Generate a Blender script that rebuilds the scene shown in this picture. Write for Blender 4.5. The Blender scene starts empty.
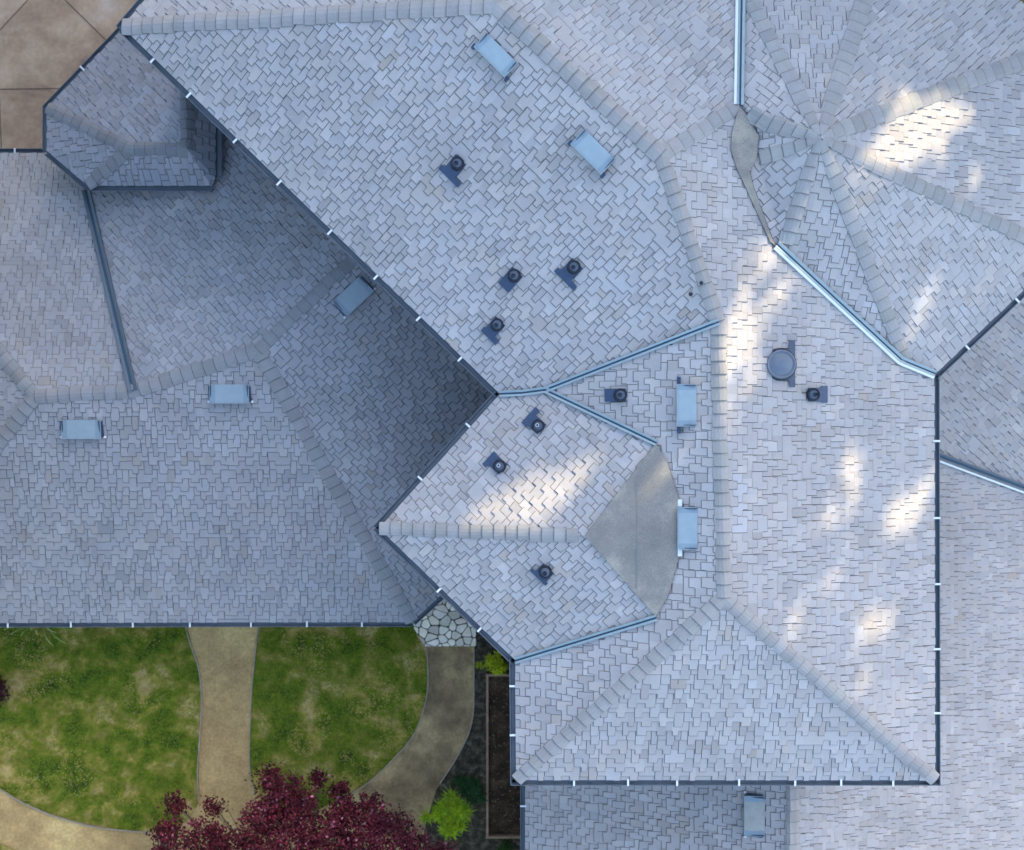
import bpy, math, random
import numpy as np
from mathutils import Vector, Matrix
from mathutils.geometry import tessellate_polygon
random.seed(7)
RNG = np.random.default_rng(11)
C = bpy.context.scene.collection
# ------------------------------------------------------------------ tunables
H, F = 29.2, 1100.0                 # camera height, focal length in pixels
E = 5.0                             # eave height of the main house
SUN_EL, SUN_AZ = math.radians(24), math.radians(35)   # azimuth clockwise from +Y
SUN_STRENGTH, SKY_STRENGTH, EXPOSURE = 2.0, 0.15, 2.56
S = Vector((math.cos(SUN_EL)*math.sin(SUN_AZ), math.cos(SUN_EL)*math.cos(SUN_AZ), math.sin(SUN_EL)))

LIFT = 0.0
def W(px, py, z=0.0):
    return W0(px, py, z+LIFT)
def W0(px, py, z=0.0):
    k = (H - z)/F
    return Vector(((px-512)*k, -(py-425)*k, z))

LIFT_MAIN = 2.2
# ------------------------------------------------------------------ materials
def mat(name, col, rough=.8, metal=0.0, tint=False, noise=(), spec=.3, bump=None):
    """col linear rgb; noise: list of (scale, amount, detail) brightness breakup; tint: multiply by face attribute."""
    m = bpy.data.materials.new(name); m.use_nodes = True
    nt = m.node_tree; b = nt.nodes['Principled BSDF']
    b.inputs['Roughness'].default_value = rough
    b.inputs['Metallic'].default_value = metal
    b.inputs['Specular IOR Level'].default_value = spec
    src = nt.nodes.new('ShaderNodeRGB'); src.outputs[0].default_value = (*col, 1)
    out = src.outputs[0]
    tc = nt.nodes.new('ShaderNodeTexCoord')
    def mul(a, bsock):
        mx = nt.nodes.new('ShaderNodeMix'); mx.data_type = 'RGBA'; mx.blend_type = 'MULTIPLY'
        mx.inputs[0].default_value = 1
        nt.links.new(a, mx.inputs[6]); nt.links.new(bsock, mx.inputs[7]); return mx.outputs[2]
    if tint:
        at = nt.nodes.new('ShaderNodeAttribute'); at.attribute_name = 'tint'
        out = mul(out, at.outputs['Color'])
    for sc, amt, det in noise:
        n = nt.nodes.new('ShaderNodeTexNoise'); n.inputs['Scale'].default_value = sc
        n.inputs['Detail'].default_value = det
        nt.links.new(tc.outputs['Object'], n.inputs['Vector'])
        r = nt.nodes.new('ShaderNodeMapRange')
        r.inputs[1].default_value = .25; r.inputs[2].default_value = .75
        r.inputs[3].default_value = 1-amt; r.inputs[4].default_value = 1+amt
        nt.links.new(n.outputs[0], r.inputs[0])
        out = mul(out, r.outputs[0])
    nt.links.new(out, b.inputs['Base Color'])
    if bump:
        n = nt.nodes.new('ShaderNodeTexNoise'); n.inputs['Scale'].default_value = bump[0]
        n.inputs['Detail'].default_value = 4
        nt.links.new(tc.outputs['Object'], n.inputs['Vector'])
        bp = nt.nodes.new('ShaderNodeBump'); bp.inputs['Strength'].default_value = bump[1]
        bp.inputs['Distance'].default_value = bump[2]
        nt.links.new(n.outputs[0], bp.inputs['Height']); nt.links.new(bp.outputs[0], b.inputs['Normal'])
    return m

def ramp_mat(name, stops, scale, detail=6, rough=.9, fine=None, bump=None, dist=0.0, tint=False, mott=None):
    m = bpy.data.materials.new(name); m.use_nodes = True
    nt = m.node_tree; b = nt.nodes['Principled BSDF']; b.inputs['Roughness'].default_value = rough
    b.inputs['Specular IOR Level'].default_value = .2
    tc = nt.nodes.new('ShaderNodeTexCoord')
    n = nt.nodes.new('ShaderNodeTexNoise'); n.inputs['Scale'].default_value = scale
    n.inputs['Detail'].default_value = detail; n.inputs['Roughness'].default_value = .62
    n.inputs['Distortion'].default_value = dist
    nt.links.new(tc.outputs['Object'], n.inputs['Vector'])
    cr = nt.nodes.new('ShaderNodeValToRGB'); el = cr.color_ramp.elements
    while len(el) < len(stops): el.new(.5)
    for e, (p, c) in zip(el, stops): e.position = p; e.color = (*c, 1)
    nt.links.new(n.outputs[0], cr.inputs[0]); out = cr.outputs[0]
    for q in (fine, mott):
        if not q: continue
        n2 = nt.nodes.new('ShaderNodeTexNoise'); n2.inputs['Scale'].default_value = q[0]
        n2.inputs['Detail'].default_value = 5
        nt.links.new(tc.outputs['Object'], n2.inputs['Vector'])
        r = nt.nodes.new('ShaderNodeMapRange'); r.inputs[1].default_value = .25; r.inputs[2].default_value = .75
        r.inputs[3].default_value = 1-q[1]; r.inputs[4].default_value = 1+q[1]
        nt.links.new(n2.outputs[0], r.inputs[0])
        mx = nt.nodes.new('ShaderNodeMix'); mx.data_type = 'RGBA'; mx.blend_type = 'MULTIPLY'; mx.inputs[0].default_value = 1
        nt.links.new(out, mx.inputs[6]); nt.links.new(r.outputs[0], mx.inputs[7]); out = mx.outputs[2]
    if tint:
        at = nt.nodes.new('ShaderNodeAttribute'); at.attribute_name = 'tint'
        mx = nt.nodes.new('ShaderNodeMix'); mx.data_type = 'RGBA'; mx.blend_type = 'MULTIPLY'; mx.inputs[0].default_value = 1
        nt.links.new(out, mx.inputs[6]); nt.links.new(at.outputs['Color'], mx.inputs[7]); out = mx.outputs[2]
    nt.links.new(out, b.inputs['Base Color'])
    if bump:
        n3 = nt.nodes.new('ShaderNodeTexNoise'); n3.inputs['Scale'].default_value = bump[0]; n3.inputs['Detail'].default_value = 5
        nt.links.new(tc.outputs['Object'], n3.inputs['Vector'])
        bp = nt.nodes.new('ShaderNodeBump'); bp.inputs['Strength'].default_value = bump[1]; bp.inputs['Distance'].default_value = bump[2]
        nt.links.new(n3.outputs[0], bp.inputs['Height']); nt.links.new(bp.outputs[0], b.inputs['Normal'])
    return m

M_SH = mat('shingle', (.335, .3, .278), .88, tint=True, noise=((.55, .07, 3), (2.3, .05, 3), (60, .10, 2)), spec=.25)
M_CAP = mat('ridge_shingle', (.275, .25, .228), .9, tint=True, noise=((3, .08, 3), (50, .1, 2)), spec=.2)
M_DECK = mat('roof_deck', (.05, .05, .055), .9)
M_FLASH = mat('valley_metal', (.235, .285, .29), .5, .0, noise=((6, .1, 3),), spec=.5)
M_GROOVE = mat('valley_groove', (.035, .07, .1), .6)
M_VALDARK = mat('valley_dark', (.09, .11, .13), .6, noise=((6, .1, 3),))
M_WHITE = mat('white_metal', (.6, .6, .58), .5)
M_GUT = mat('gutter_metal', (.075, .09, .105), .5, .0, noise=((4, .12, 3),), spec=.5)
M_WALL = mat('stucco', (.07, .065, .062), .9, noise=((2, .06, 3), (40, .05, 2)), bump=(60, .3, .01))
M_TRIM = mat('trim_paint', (.1, .105, .11), .6)
M_VENT = mat('vent_lead', (.02, .038, .075), .5, 0, noise=((9, .2, 3),), spec=.5)
M_PIPE = mat('vent_pipe', (.012, .016, .024), .5, noise=((9, .2, 3),))
M_PIPEB = mat('pipe_plastic', (.07, .085, .11), .5)
M_PIPEIN = mat('vent_hole', (.01, .01, .012), .9)
M_STEEL = mat('steel_pipe', (.7, .68, .62), .3, .8)
M_COVER = mat('vent_cover', (.235, .28, .29), .45, .0, noise=((5, .06, 3), (60, .05, 2)), spec=.5)
M_COVERIN = mat('vent_cover_band', (.185, .235, .255), .45, .0, noise=((5, .06, 3),), spec=.5)
M_RUST = mat('vent_cover_dust', (.30, .29, .25), .7, .0, noise=((5, .12, 3), (40, .08, 2)))
M_SADDLE = ramp_mat('saddle_felt', [(.34, (.165, .15, .132)), (.5, (.2, .18, .155)), (.66, (.31, .27, .21))], 1.1, 5, .9, fine=(38, .2), bump=(90, .3, .004))
M_SEAM = mat('felt_seam', (.17, .165, .15), .9)
M_PATH = ramp_mat('path_dirt', [(.3, (.25, .155, .065)), (.5, (.43, .275, .11)), (.7, (.62, .43, .175))], .45, 6, .95, fine=(14, .18), mott=(3.5, .16), bump=(40, .4, .01))
M_PATH_SHADE = ramp_mat('shaded_path_dirt', [(.3, (.13, .086, .045)), (.5, (.25, .166, .08)), (.66, (.43, .3, .135))], .8, 7, .95, fine=(14, .2), mott=(4, .2), bump=(40, .4, .01))  # path dirt with soil stain and house shade put into its colour
M_EDGING = mat('edging_metal', (.3, .235, .16), .7, noise=((5, .2, 3),))
M_CONC = ramp_mat('stained_concrete', [(.28, (.14, .1, .088)), (.42, (.26, .18, .125)), (.55, (.34, .25, .175)), (.75, (.41, .335, .29))], .6, 4, .8, fine=(9, .12), mott=(2.2, .14), dist=.4)
M_JOINT = mat('joint', (.07, .045, .03), .9)
M_STONE = mat('flagstone', (.82, .71, .54), .8, tint=True, noise=((7, .12, 4), (30, .08, 2)))
M_MORTAR = mat('joint_soil', (.09, .08, .055), .95, noise=((12, .3, 3),))
M_SOIL = ramp_mat('soil', [(.3, (.022, .013, .007)), (.5, (.055, .032, .016)), (.75, (.13, .075, .04))], 3, 8, .95, fine=(30, .4), bump=(25, .8, .03))
M_GRAVEL = ramp_mat('dark_gravel', [(.3, (.016, .013, .008)), (.5, (.05, .04, .024)), (.72, (.15, .12, .08))], 6, 8, .95, fine=(40, .4), bump=(50, .8, .02))
M_TIMBER = mat('timber', (.3, .19, .11), .85, noise=((4, .2, 4), (25, .15, 3)))
M_GRASS = ramp_mat('lawn_turf', [(.345, (.03, .055, .002)), (.47, (.095, .122, .004)), (.545, (.215, .17, .025)), (.66, (.42, .29, .11))], 1.25, 9, .95, fine=(9, .25), mott=(3.2, .25), bump=(30, .6, .02), dist=.3)
M_BLADE = mat('grass_blade', (1, 1, 1), .7, tint=True)
M_GROUND = ramp_mat('bare_ground', [(.3, (.06, .05, .03)), (.5, (.12, .1, .05)), (.75, (.18, .15, .09))], .3, 8, .95, fine=(8, .3))
M_LEAF = mat('leaf', (1, 1, 1), .7, tint=True, spec=.2)
M_BARK = mat('bark', (.12, .085, .06), .95, noise=((8, .3, 4),))

# ------------------------------------------------------------------ object helpers
def obj(name, verts, faces, m, parent=None, tints=None, mats=None, midx=None, smooth=False):
    me = bpy.data.meshes.new(name)
    me.from_pydata([tuple(v) for v in verts], [], faces)
    for mm in (mats or [m]): me.materials.append(mm)
    if midx is not None: me.polygons.foreach_set('material_index', midx)
    if tints is not None:
        a = me.attributes.new('tint', 'FLOAT_COLOR', 'FACE')
        t = np.ones((len(faces), 4), np.float32); t[:, :3] = np.asarray(tints, np.float32)
        a.data.foreach_set('color', t.ravel())
    if smooth: me.polygons.foreach_set('use_smooth', [True]*len(faces))
    me.update()
    o = bpy.data.objects.new(name, me); C.objects.link(o)
    if parent: o.parent = parent; o.matrix_parent_inverse = parent.matrix_world.inverted()
    return o
def tag(o, label=None, cat=None, group=None, kind=None):
    for k, v in (('label', label), ('category', cat), ('group', group), ('kind', kind)):
        if v: o[k] = v
    return o
def empty(name, loc=(0, 0, 0), parent=None):
    o = bpy.data.objects.new(name, None); C.objects.link(o); o.location = loc
    o.empty_display_size = .3
    if parent: o.parent = parent
    bpy.context.view_layer.update()
    return o
class MB:
    def __init__(s): s.v, s.f, s.m, s.t = [], [], [], []
    def add(s, verts, faces, mi=0, t=(1, 1, 1)):
        n = len(s.v); s.v += [tuple(v) for v in verts]
        for f in faces: s.f.append([i+n for i in f]); s.m.append(mi); s.t.append(t)
    def box(s, o, ax, ay, az, mi=0, t=(1, 1, 1)):
        """o corner; ax, ay, az edge vectors"""
        o, ax, ay, az = map(Vector, (o, ax, ay, az))
        v = [o, o+ax, o+ax+ay, o+ay, o+az, o+ax+az, o+ax+ay+az, o+ay+az]
        s.add(v, [(0, 3, 2, 1), (4, 5, 6, 7), (0, 1, 5, 4), (1, 2, 6, 5), (2, 3, 7, 6), (3, 0, 4, 7)], mi, t)
    def prism(s, pts, up, mi=0, t=(1, 1, 1)):
        n = len(pts); up = Vector(up); p = [Vector(q) for q in pts]
        fs = [tuple(range(n, 2*n)), tuple(reversed(range(n)))] + [(i, (i+1) % n, (i+1) % n+n, i+n) for i in range(n)]
        s.add(p+[q+up for q in p], fs, mi, t)
    def lathe(s, c, prof, n=24, mi=0, axis=None):
        """prof: list of (r, h)"""
        c = Vector(c); q = Vector((0, 0, 1)).rotation_difference(axis) if axis else None
        v = []
        for r, h in prof:
            for k in range(n):
                a = 2*math.pi*k/n; p = Vector((r*math.cos(a), r*math.sin(a), h))
                v.append(c+(q @ p if q else p))
        f = [(j*n+k, j*n+(k+1) % n, (j+1)*n+(k+1) % n, (j+1)*n+k) for j in range(len(prof)-1) for k in range(n)]
        s.add(v, f, mi)
        if prof[-1][0] > 0: s.add(v[-n:], [tuple(range(n))], mi)
    def tube(s, pts, rad, n=8, mi=0, t=(1, 1, 1)):
        pts = [Vector(p) for p in pts]; rings = []
        for i, p in enumerate(pts):
            d = (pts[min(i+1, len(pts)-1)]-pts[max(i-1, 0)]).normalized()
            a = d.orthogonal().normalized(); b = d.cross(a)
            r = rad[i] if hasattr(rad, '__len__') else rad
            rings += [p+(a*math.cos(2*math.pi*k/n)+b*math.sin(2*math.pi*k/n))*r for k in range(n)]
        f = [(j*n+k, j*n+(k+1) % n, (j+1)*n+(k+1) % n, (j+1)*n+k) for j in range(len(pts)-1) for k in range(n)]
        f += [tuple(reversed(range(n))), tuple(range((len(pts)-1)*n, len(pts)*n))]
        s.add(rings, f, mi, t)
    def build(s, name, m, parent=None, tint=False, smooth=False):
        mats = m if isinstance(m, list) else [m]
        return obj(name, s.v, s.f, None, parent, s.t if tint else None, mats, s.m, smooth)

# ------------------------------------------------------------------ roofs
TRI = {}                                   # building -> list of plan triangles with their planes
def plane3(a, b, c):
    n = (b-a).cross(c-a)
    return (-n.x/n.z, -n.y/n.z, (n.x*a.x+n.y*a.y+n.z*a.z)/n.z)
def roofz(key, x, y, default=None):
    best = None
    for (a, b, c, pl) in TRI[key]:
        d1 = (b.x-a.x)*(y-a.y)-(b.y-a.y)*(x-a.x); d2 = (c.x-b.x)*(y-b.y)-(c.y-b.y)*(x-b.x); d3 = (a.x-c.x)*(y-c.y)-(a.y-c.y)*(x-c.x)
        e = -.002
        if (d1 >= e and d2 >= e and d3 >= e):
            z = pl[0]*x+pl[1]*y+pl[2]
            if best is None or z > best: best = z
    return default if best is None else best
def clip(poly, tri):
    for i in range(3):
        a, b = tri[i], tri[(i+1) % 3]
        ex, ey = b.x-a.x, b.y-a.y
        out = []; n = len(poly)
        if n < 3: return []
        ds = [ex*(p[1]-a.y)-ey*(p[0]-a.x) for p in poly]
        if min(ds) >= -1e-7: continue
        if max(ds) <= 1e-7: return []
        for k in range(n):
            p, q, dp, dq = poly[k], poly[(k+1) % n], ds[k], ds[(k+1) % n]
            if dp >= 0: out.append(p)
            if (dp > 0 and dq < 0) or (dp < 0 and dq > 0):
                t = dp/(dp-dq); out.append(tuple(p[j]+(q[j]-p[j])*t for j in range(3)))
        poly = out
    return poly if len(poly) >= 3 else []

COURSE, EDGE_DARK = .204, .58
def slope(key, parent, pts, down, seed, shade=(1, 1, 1)):
    """a shingled roof slope: pts (px, py, z), down = downslope direction in the picture plane"""
    rnd = random.Random(seed)
    P = [W(*p) for p in pts]
    dn = Vector((down[0], -down[1])).normalized(); al = Vector((-dn.y, dn.x))
    tris = []
    for t in tessellate_polygon([[Vector((p.x, p.y, 0)) for p in P]]):
        a, b, c = (P[i] for i in t)
        area = (b.x-a.x)*(c.y-a.y)-(b.y-a.y)*(c.x-a.x)
        if abs(area) < 1e-5: continue
        if area < 0: b, c = c, b
        tris.append((a, b, c, plane3(a, b, c)))
    TRI.setdefault(key, []).extend(tris)
    us = [p.x*al.x+p.y*al.y for p in P]; vs = [p.x*dn.x+p.y*dn.y for p in P]
    u0, u1, v0, v1 = min(us), max(us), min(vs), max(vs)
    Ec = COURSE; b = .0155; t2 = .034
    tabs = []
    k = 0; v = v1+.012
    while v > v0-2*Ec:
        u = u0-rnd.random()*.3; prev_long = rnd.random() < .5; tint = None; row = []
        while u < u1+.2:
            long_ = (not prev_long) if rnd.random() < .9 else prev_long
            w = rnd.choice((.125, .14, .155, .165, .18, .195))*(1.05 if long_ else .95)
            if tint is None or rnd.random() > .3:
                g = rnd.gauss(1, .055); h = rnd.gauss(0, .012)
                if rnd.random() < .05: g *= .9
                if rnd.random() < .02: h += .05; g *= .93
                tint = (g*(1+h)*shade[0], g*shade[1], g*(1-h*1.3)*shade[2])
            row.append([u, u+w, v-(0 if long_ else .5*Ec)+rnd.gauss(0, .005), long_, tint])
            u += w; prev_long = long_
        for i, t in enumerate(row):
            t += [i > 0 and t[3] and not row[i-1][3], i+1 < len(row) and t[3] and not row[i+1][3], k == 0, rnd.random() < .62]
        tabs += row; v -= Ec; k += 1
    verts, faces, tints = [], [], []
    def emit(poly, tr, tint):
        q = clip(poly, tr)
        if not q: return
        n = len(verts); pl = tr[3]
        for (x, y, h) in q: verts.append((x, y, pl[0]*x+pl[1]*y+pl[2]+h))
        faces.append(tuple(range(n, n+len(q)))); tints.append(tint)
    boxes = []
    for tr in tris:
        uu = [p.x*al.x+p.y*al.y for p in tr[:3]]; vv = [p.x*dn.x+p.y*dn.y for p in tr[:3]]
        boxes.append((min(uu), max(uu), min(vv), max(vv)))
    def X(u, v, h): return (al.x*u+dn.x*v, al.y*u+dn.y*v, h)
    for (a, c, vb, long_, tint, lb, rb, first, slot) in tabs:
        vm = vb-.5*Ec                            # the short neighbours end here
        top = (vm if long_ else vb)-1.1*Ec-.02
        hh = lambda vv: t2*max(0, 1-(vb+(0 if long_ else .5*Ec)-vv)/(1.62*Ec))+.004
        hb, ht, hm = hh(vb), hh(top), hh(vm)
        ed = tuple(q*EDGE_DARK for q in tint); D = .021
        polys = []
        up = vm if long_ else vb-b
        if slot:
            ue, hu = (a+b*.85), hh(up)
            polys.append(([X(a, top, ht-.016), X(ue, top, ht), X(ue, up, hu), X(a, up, hu-.016)], ed))
        else: ue = a
        if long_:
            bl, br = (b if lb else 0), (b if rb else 0)
            polys.append(([X(ue, top, ht), X(c, top, ht), X(c, vm, hm), X(ue, vm, hm)], tint))
            polys.append(([X(a+bl, vm, hm), X(c-br, vm, hm), X(c-br, vb-b, hb), X(a+bl, vb-b, hb)], tint))
            polys.append(([X(a+bl, vb-b, hb), X(c-br, vb-b, hb), X(c, vb, hb-D), X(a, vb, hb-D)], ed))
            if bl: polys.append(([X(a, vm, hm-D), X(a+bl, vm, hm), X(a+bl, vb-b, hb), X(a, vb, hb-D)], ed))
            if br: polys.append(([X(c-br, vm, hm), X(c, vm, hm-D), X(c, vb, hb-D), X(c-br, vb-b, hb)], ed))
        else:
            polys.append(([X(ue, top, ht), X(c, top, ht), X(c, vb-b, hb), X(ue, vb-b, hb)], tint))
            polys.append(([X(a, vb-b, hb), X(c, vb-b, hb), X(c, vb, hb-D), X(a, vb, hb-D)], ed))
            if first: polys.append(([X(a, vb-.03, .004), X(c, vb-.03, .004), X(c, vb+.6*Ec, .008), X(a, vb+.6*Ec, .008)], tint))
        for tr, bx in zip(tris, boxes):
            if c < bx[0] or a > bx[1] or vb+.6*Ec < bx[2] or top > bx[3]: continue
            for poly, tn in polys:
                s_ = sum(poly[j][0]*poly[(j+1) % 4][1]-poly[(j+1) % 4][0]*poly[j][1] for j in range(4))
                emit(poly if s_ > 0 else poly[::-1], tr, tn)
    mi = [0]*len(faces)
    for tr in tris:                          # the boarding under the shingles
        n = len(verts); verts += [(p.x, p.y, p.z-.03) for p in tr[:3]]; faces.append((n, n+1, n+2)); tints.append((1, 1, 1)); mi.append(1)
    return obj('roof_slope', verts, faces, None, parent, tints, [M_SH, M_DECK], mi)

def caps(key, parent, line, w=.16, step=.24, seed=1, shade=(1, 1, 1), taper=0.0):
    """overlapping ridge shingles along a polyline of (px, py, z), laid from its low end so butts face the first point"""
    rnd = random.Random(seed); mb = MB()
    P = [W(*p) for p in line]
    seg = [(P[i+1]-P[i]).length for i in range(len(P)-1)]; L = sum(seg)
    def at(s):
        s = max(0, min(L, s))
        for i, l in enumerate(seg):
            if s <= l or i == len(seg)-1: return P[i].lerp(P[i+1], s/l), (P[i+1]-P[i]).normalized()
            s -= l
    n = max(2, round(L/step)); st = L/n
    for i in range(n):
        w_ = w*rnd.uniform(.94, 1.06)*(min(1, .38+(L-i*st)/taper*.62) if taper else 1); off = rnd.gauss(0, .008)
        g = rnd.gauss(1, .05); tint = (g*rnd.gauss(1, .015)*shade[0], g*shade[1], g*rnd.gauss(1, .015)*shade[2])
        rows = []
        for s, lift in ((i*st+.0, .062), (i*st+.014, .068), ((i+1)*st+.03, .036)):
            p, d = at(s); sd = Vector((-d.y, d.x, 0)).normalized()
            r = []
            for q in (-1, -.5, 0, .5, 1):
                x = p+sd*(w_*q+off)
                z = roofz(key, x.x, x.y)
                if z is None: z = p.z-abs(q)*w_*.25
                z = min(z, p.z+.08)
                r.append(Vector((x.x, x.y, z+lift-(.006 if q == 0 else 0)-(.012 if abs(q) == 1 else 0))))
            rows.append(r)
        base = [Vector((v.x, v.y, v.z-.03)) for v in rows[0]]
        V = base+rows[0]+rows[1]+rows[2]
        edge = tuple(c*.6 for c in tint)
        for k in range(4):
            mb.add([V[k], V[k+1], V[5+k+1], V[5+k]], [(0, 1, 2, 3)], 0, edge)
            mb.add([V[5+k], V[5+k+1], V[10+k+1], V[10+k]], [(0, 1, 2, 3)], 0, edge)
            mb.add([V[10+k], V[10+k+1], V[15+k+1], V[15+k]], [(0, 1, 2, 3)], 0, tint)
        for k in (0, 4):                     # side edges
            a, c = rows[1][k], rows[2][k]; dz = Vector((0, 0, -.035))
            mb.add([a, c, c+dz, a+dz], [(0, 1, 2, 3)], 0, edge)
    return mb.build('ridge_cap', M_CAP, parent, True)

def valley(key, parent, line, w=.06, groove=.018, mats=None, white=None, lift=.075):
    """sheet-metal valley: two raised flanges and a sunk dark centre groove; white = side (-1/1) that carries a white strip for reflected sun and sky"""
    P = [W(*p) for p in line]
    mb, gb, wb = MB(), MB(), MB()
    def frame(i):
        d = (P[min(i+1, len(P)-1)]-P[max(i-1, 0)]); sd = Vector((-d.y, d.x, 0)).normalized(); return sd
    rows = []
    for i, p in enumerate(P):
        sd = frame(i); r = []
        for q, l in ((-w, .0), (-w, lift), (-w*.86, lift+.006), (-groove, lift-.004), (-groove*.7, lift-.022), (groove*.7, lift-.022), (groove, lift-.004), (w*.86, lift+.006), (w, lift), (w, .0)):
            x = p+sd*q; z = p.z+abs(q)*.3
            r.append(Vector((x.x, x.y, z+l)))
        rows.append(r)
    for a, b in zip(rows, rows[1:]):
        for k in range(9):
            (gb if k in (3, 4, 5) else mb).add([a[k], a[k+1], b[k+1], b[k]], [(0, 1, 2, 3)])
        if white:
            i, j = (9, 8) if white > 0 else (0, 1)
            s = 1 if white > 0 else -1
            for (u, v) in ((a, b),):
                sa = Vector((u[j]-u[j-1*s if j-1*s >= 0 else 0])); dirp = (u[j]-u[5]); dirp.z = 0; dirp = dirp.normalized()*.042
                p0, p1 = u[j]+Vector((0, 0, .004)), v[j]+Vector((0, 0, .004))
                q0, q1 = p0+dirp+Vector((0, 0, -.012)), p1+dirp+Vector((0, 0, -.012))
                wb.add([p0, p1, q1, q0], [(0, 1, 2, 3)]); dz = Vector((0, 0, -.05)); wb.add([q0, q1, q1+dz, q0+dz], [(0, 1, 2, 3)])
    m1, m2 = mats or (M_FLASH, M_GROOVE)
    o = mb.build('valley_flashing', m1, parent); gb.build('groove', m2, o)
    if white: wb.build('reflection_strip', M_WHITE, o)  # white strip paints the sun and sky reflected by one flashing side
    return o

STRAP = None
def gutter(parent, p0, p1, straps, e0=.06, e1=.06, out=1, z=None):
    """eave gutter from p0 to p1 (px, py, z); out=+1 when outside lies to the left of p0->p1 in the picture; straps: fractions or pixels"""
    global STRAP
    a, b = W(*p0), W(*p1); d = (b-a); d.z = 0; L = d.length; d.normalize()
    n = Vector((-d.y, d.x, 0))*out
    a2, b2 = a-d*e0, b+d*e1
    prof = [(-.022, .004), (-.02, -.06), (-.005, -.07), (.07, -.07), (.088, -.05), (.094, -.012), (.1, .0), (.114, -.002), (.114, -.016), (.1, -.018), (.094, -.075), (.072, -.112), (-.03, -.112), (-.03, .0)]
    mb = MB(); m = len(prof)
    for (q, h) in prof: mb.v.append(tuple(a2+n*q+Vector((0, 0, h))))
    for (q, h) in prof: mb.v.append(tuple(b2+n*q+Vector((0, 0, h))))
    for i in range(m):
        j = (i+1) % m; mb.f.append((i, j, m+j, m+i)); mb.m.append(0); mb.t.append((1, 1, 1))
    for base in (0, m):
        mb.f.append(tuple(range(base, base+m))); mb.m.append(0); mb.t.append((1, 1, 1))
    g = mb.build('gutter', M_GUT, parent)
    if STRAP is None:
        sb = MB(); sb.box((-.022, -.02, .002), (.136, 0, .001), (0, .04, 0), (0, 0, .012)); sb.box((.1, -.02, -.022), (.017, 0, 0), (0, .04, 0), (0, 0, .024))
        STRAP = sb.build('gutter_strap', M_WHITE, g); s0 = STRAP; first = True
    else: first = False
    for (sx, sy) in straps:
        q = W(sx, sy, p0[2]); s = (q-a).dot(d); pos = a+d*s
        if first: o = STRAP; first = False
        else: o = STRAP.copy(); C.objects.link(o); o.parent = g
        o.matrix_parent_inverse = Matrix()
        o.matrix_local = Matrix(((n.x, d.x, 0, pos.x), (n.y, d.y, 0, pos.y), (0, 0, 1, pos.z+.004), (0, 0, 0, 1)))
    return g

def inset(loop, dist):
    n = len(loop); out = []
    area = sum(loop[i].x*loop[(i+1) % n].y-loop[(i+1) % n].x*loop[i].y for i in range(n))
    s = 1 if area > 0 else -1
    for i in range(n):
        p, a, b = loop[i], loop[i-1], loop[(i+1) % n]
        d1 = (p-a); d2 = (b-p); d1 = Vector((d1.x, d1.y)).normalized(); d2 = Vector((d2.x, d2.y)).normalized()
        n1 = Vector((-d1.y, d1.x))*s; n2 = Vector((-d2.y, d2.x))*s
        m = (n1+n2); k = dist/max(.35, m.length_squared/2); m = m*(k/1)/1
        out.append(Vector((p.x+m.x*.5*2/2*1.0, p.y+m.y*.5*2/2*1.0, p.z)) if False else Vector((p.x+m.x/1.0*.5*2/2, p.y+m.y*.5*2/2, p.z)))
    return out
def shell(parent, eave, zt_, over, fascia=True, zbot=0.0):
    ztop = zt_+LIFT
    """walls, fascia and soffit of a building whose eave loop is given in pixels (px, py) at height ztop"""
    L = [W0(x, y, ztop) for x, y in eave]; Wl = inset(L, over); n = len(L)
    mb = MB()
    for i in range(n):
        a, b = Wl[i], Wl[(i+1) % n]
        mb.add([(a.x, a.y, zbot), (b.x, b.y, zbot), (b.x, b.y, ztop-.16), (a.x, a.y, ztop-.16)], [(0, 1, 2, 3)])
    mb.build('wall', M_WALL, parent)
    if fascia:
        fb = MB()
        Li = inset(L, .035)
        for i in range(n):
            j = (i+1) % n
            fb.add([(L[i].x, L[i].y, ztop-.19), (L[j].x, L[j].y, ztop-.19), (L[j].x, L[j].y, ztop-.035), (L[i].x, L[i].y, ztop-.035)], [(0, 1, 2, 3)])
            fb.add([(L[i].x, L[i].y, ztop-.19), (L[j].x, L[j].y, ztop-.19), (Wl[j].x, Wl[j].y, ztop-.17), (Wl[i].x, Wl[i].y, ztop-.17)], [(0, 1, 2, 3)])
        fb.build('fascia', M_TRIM, parent)

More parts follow.
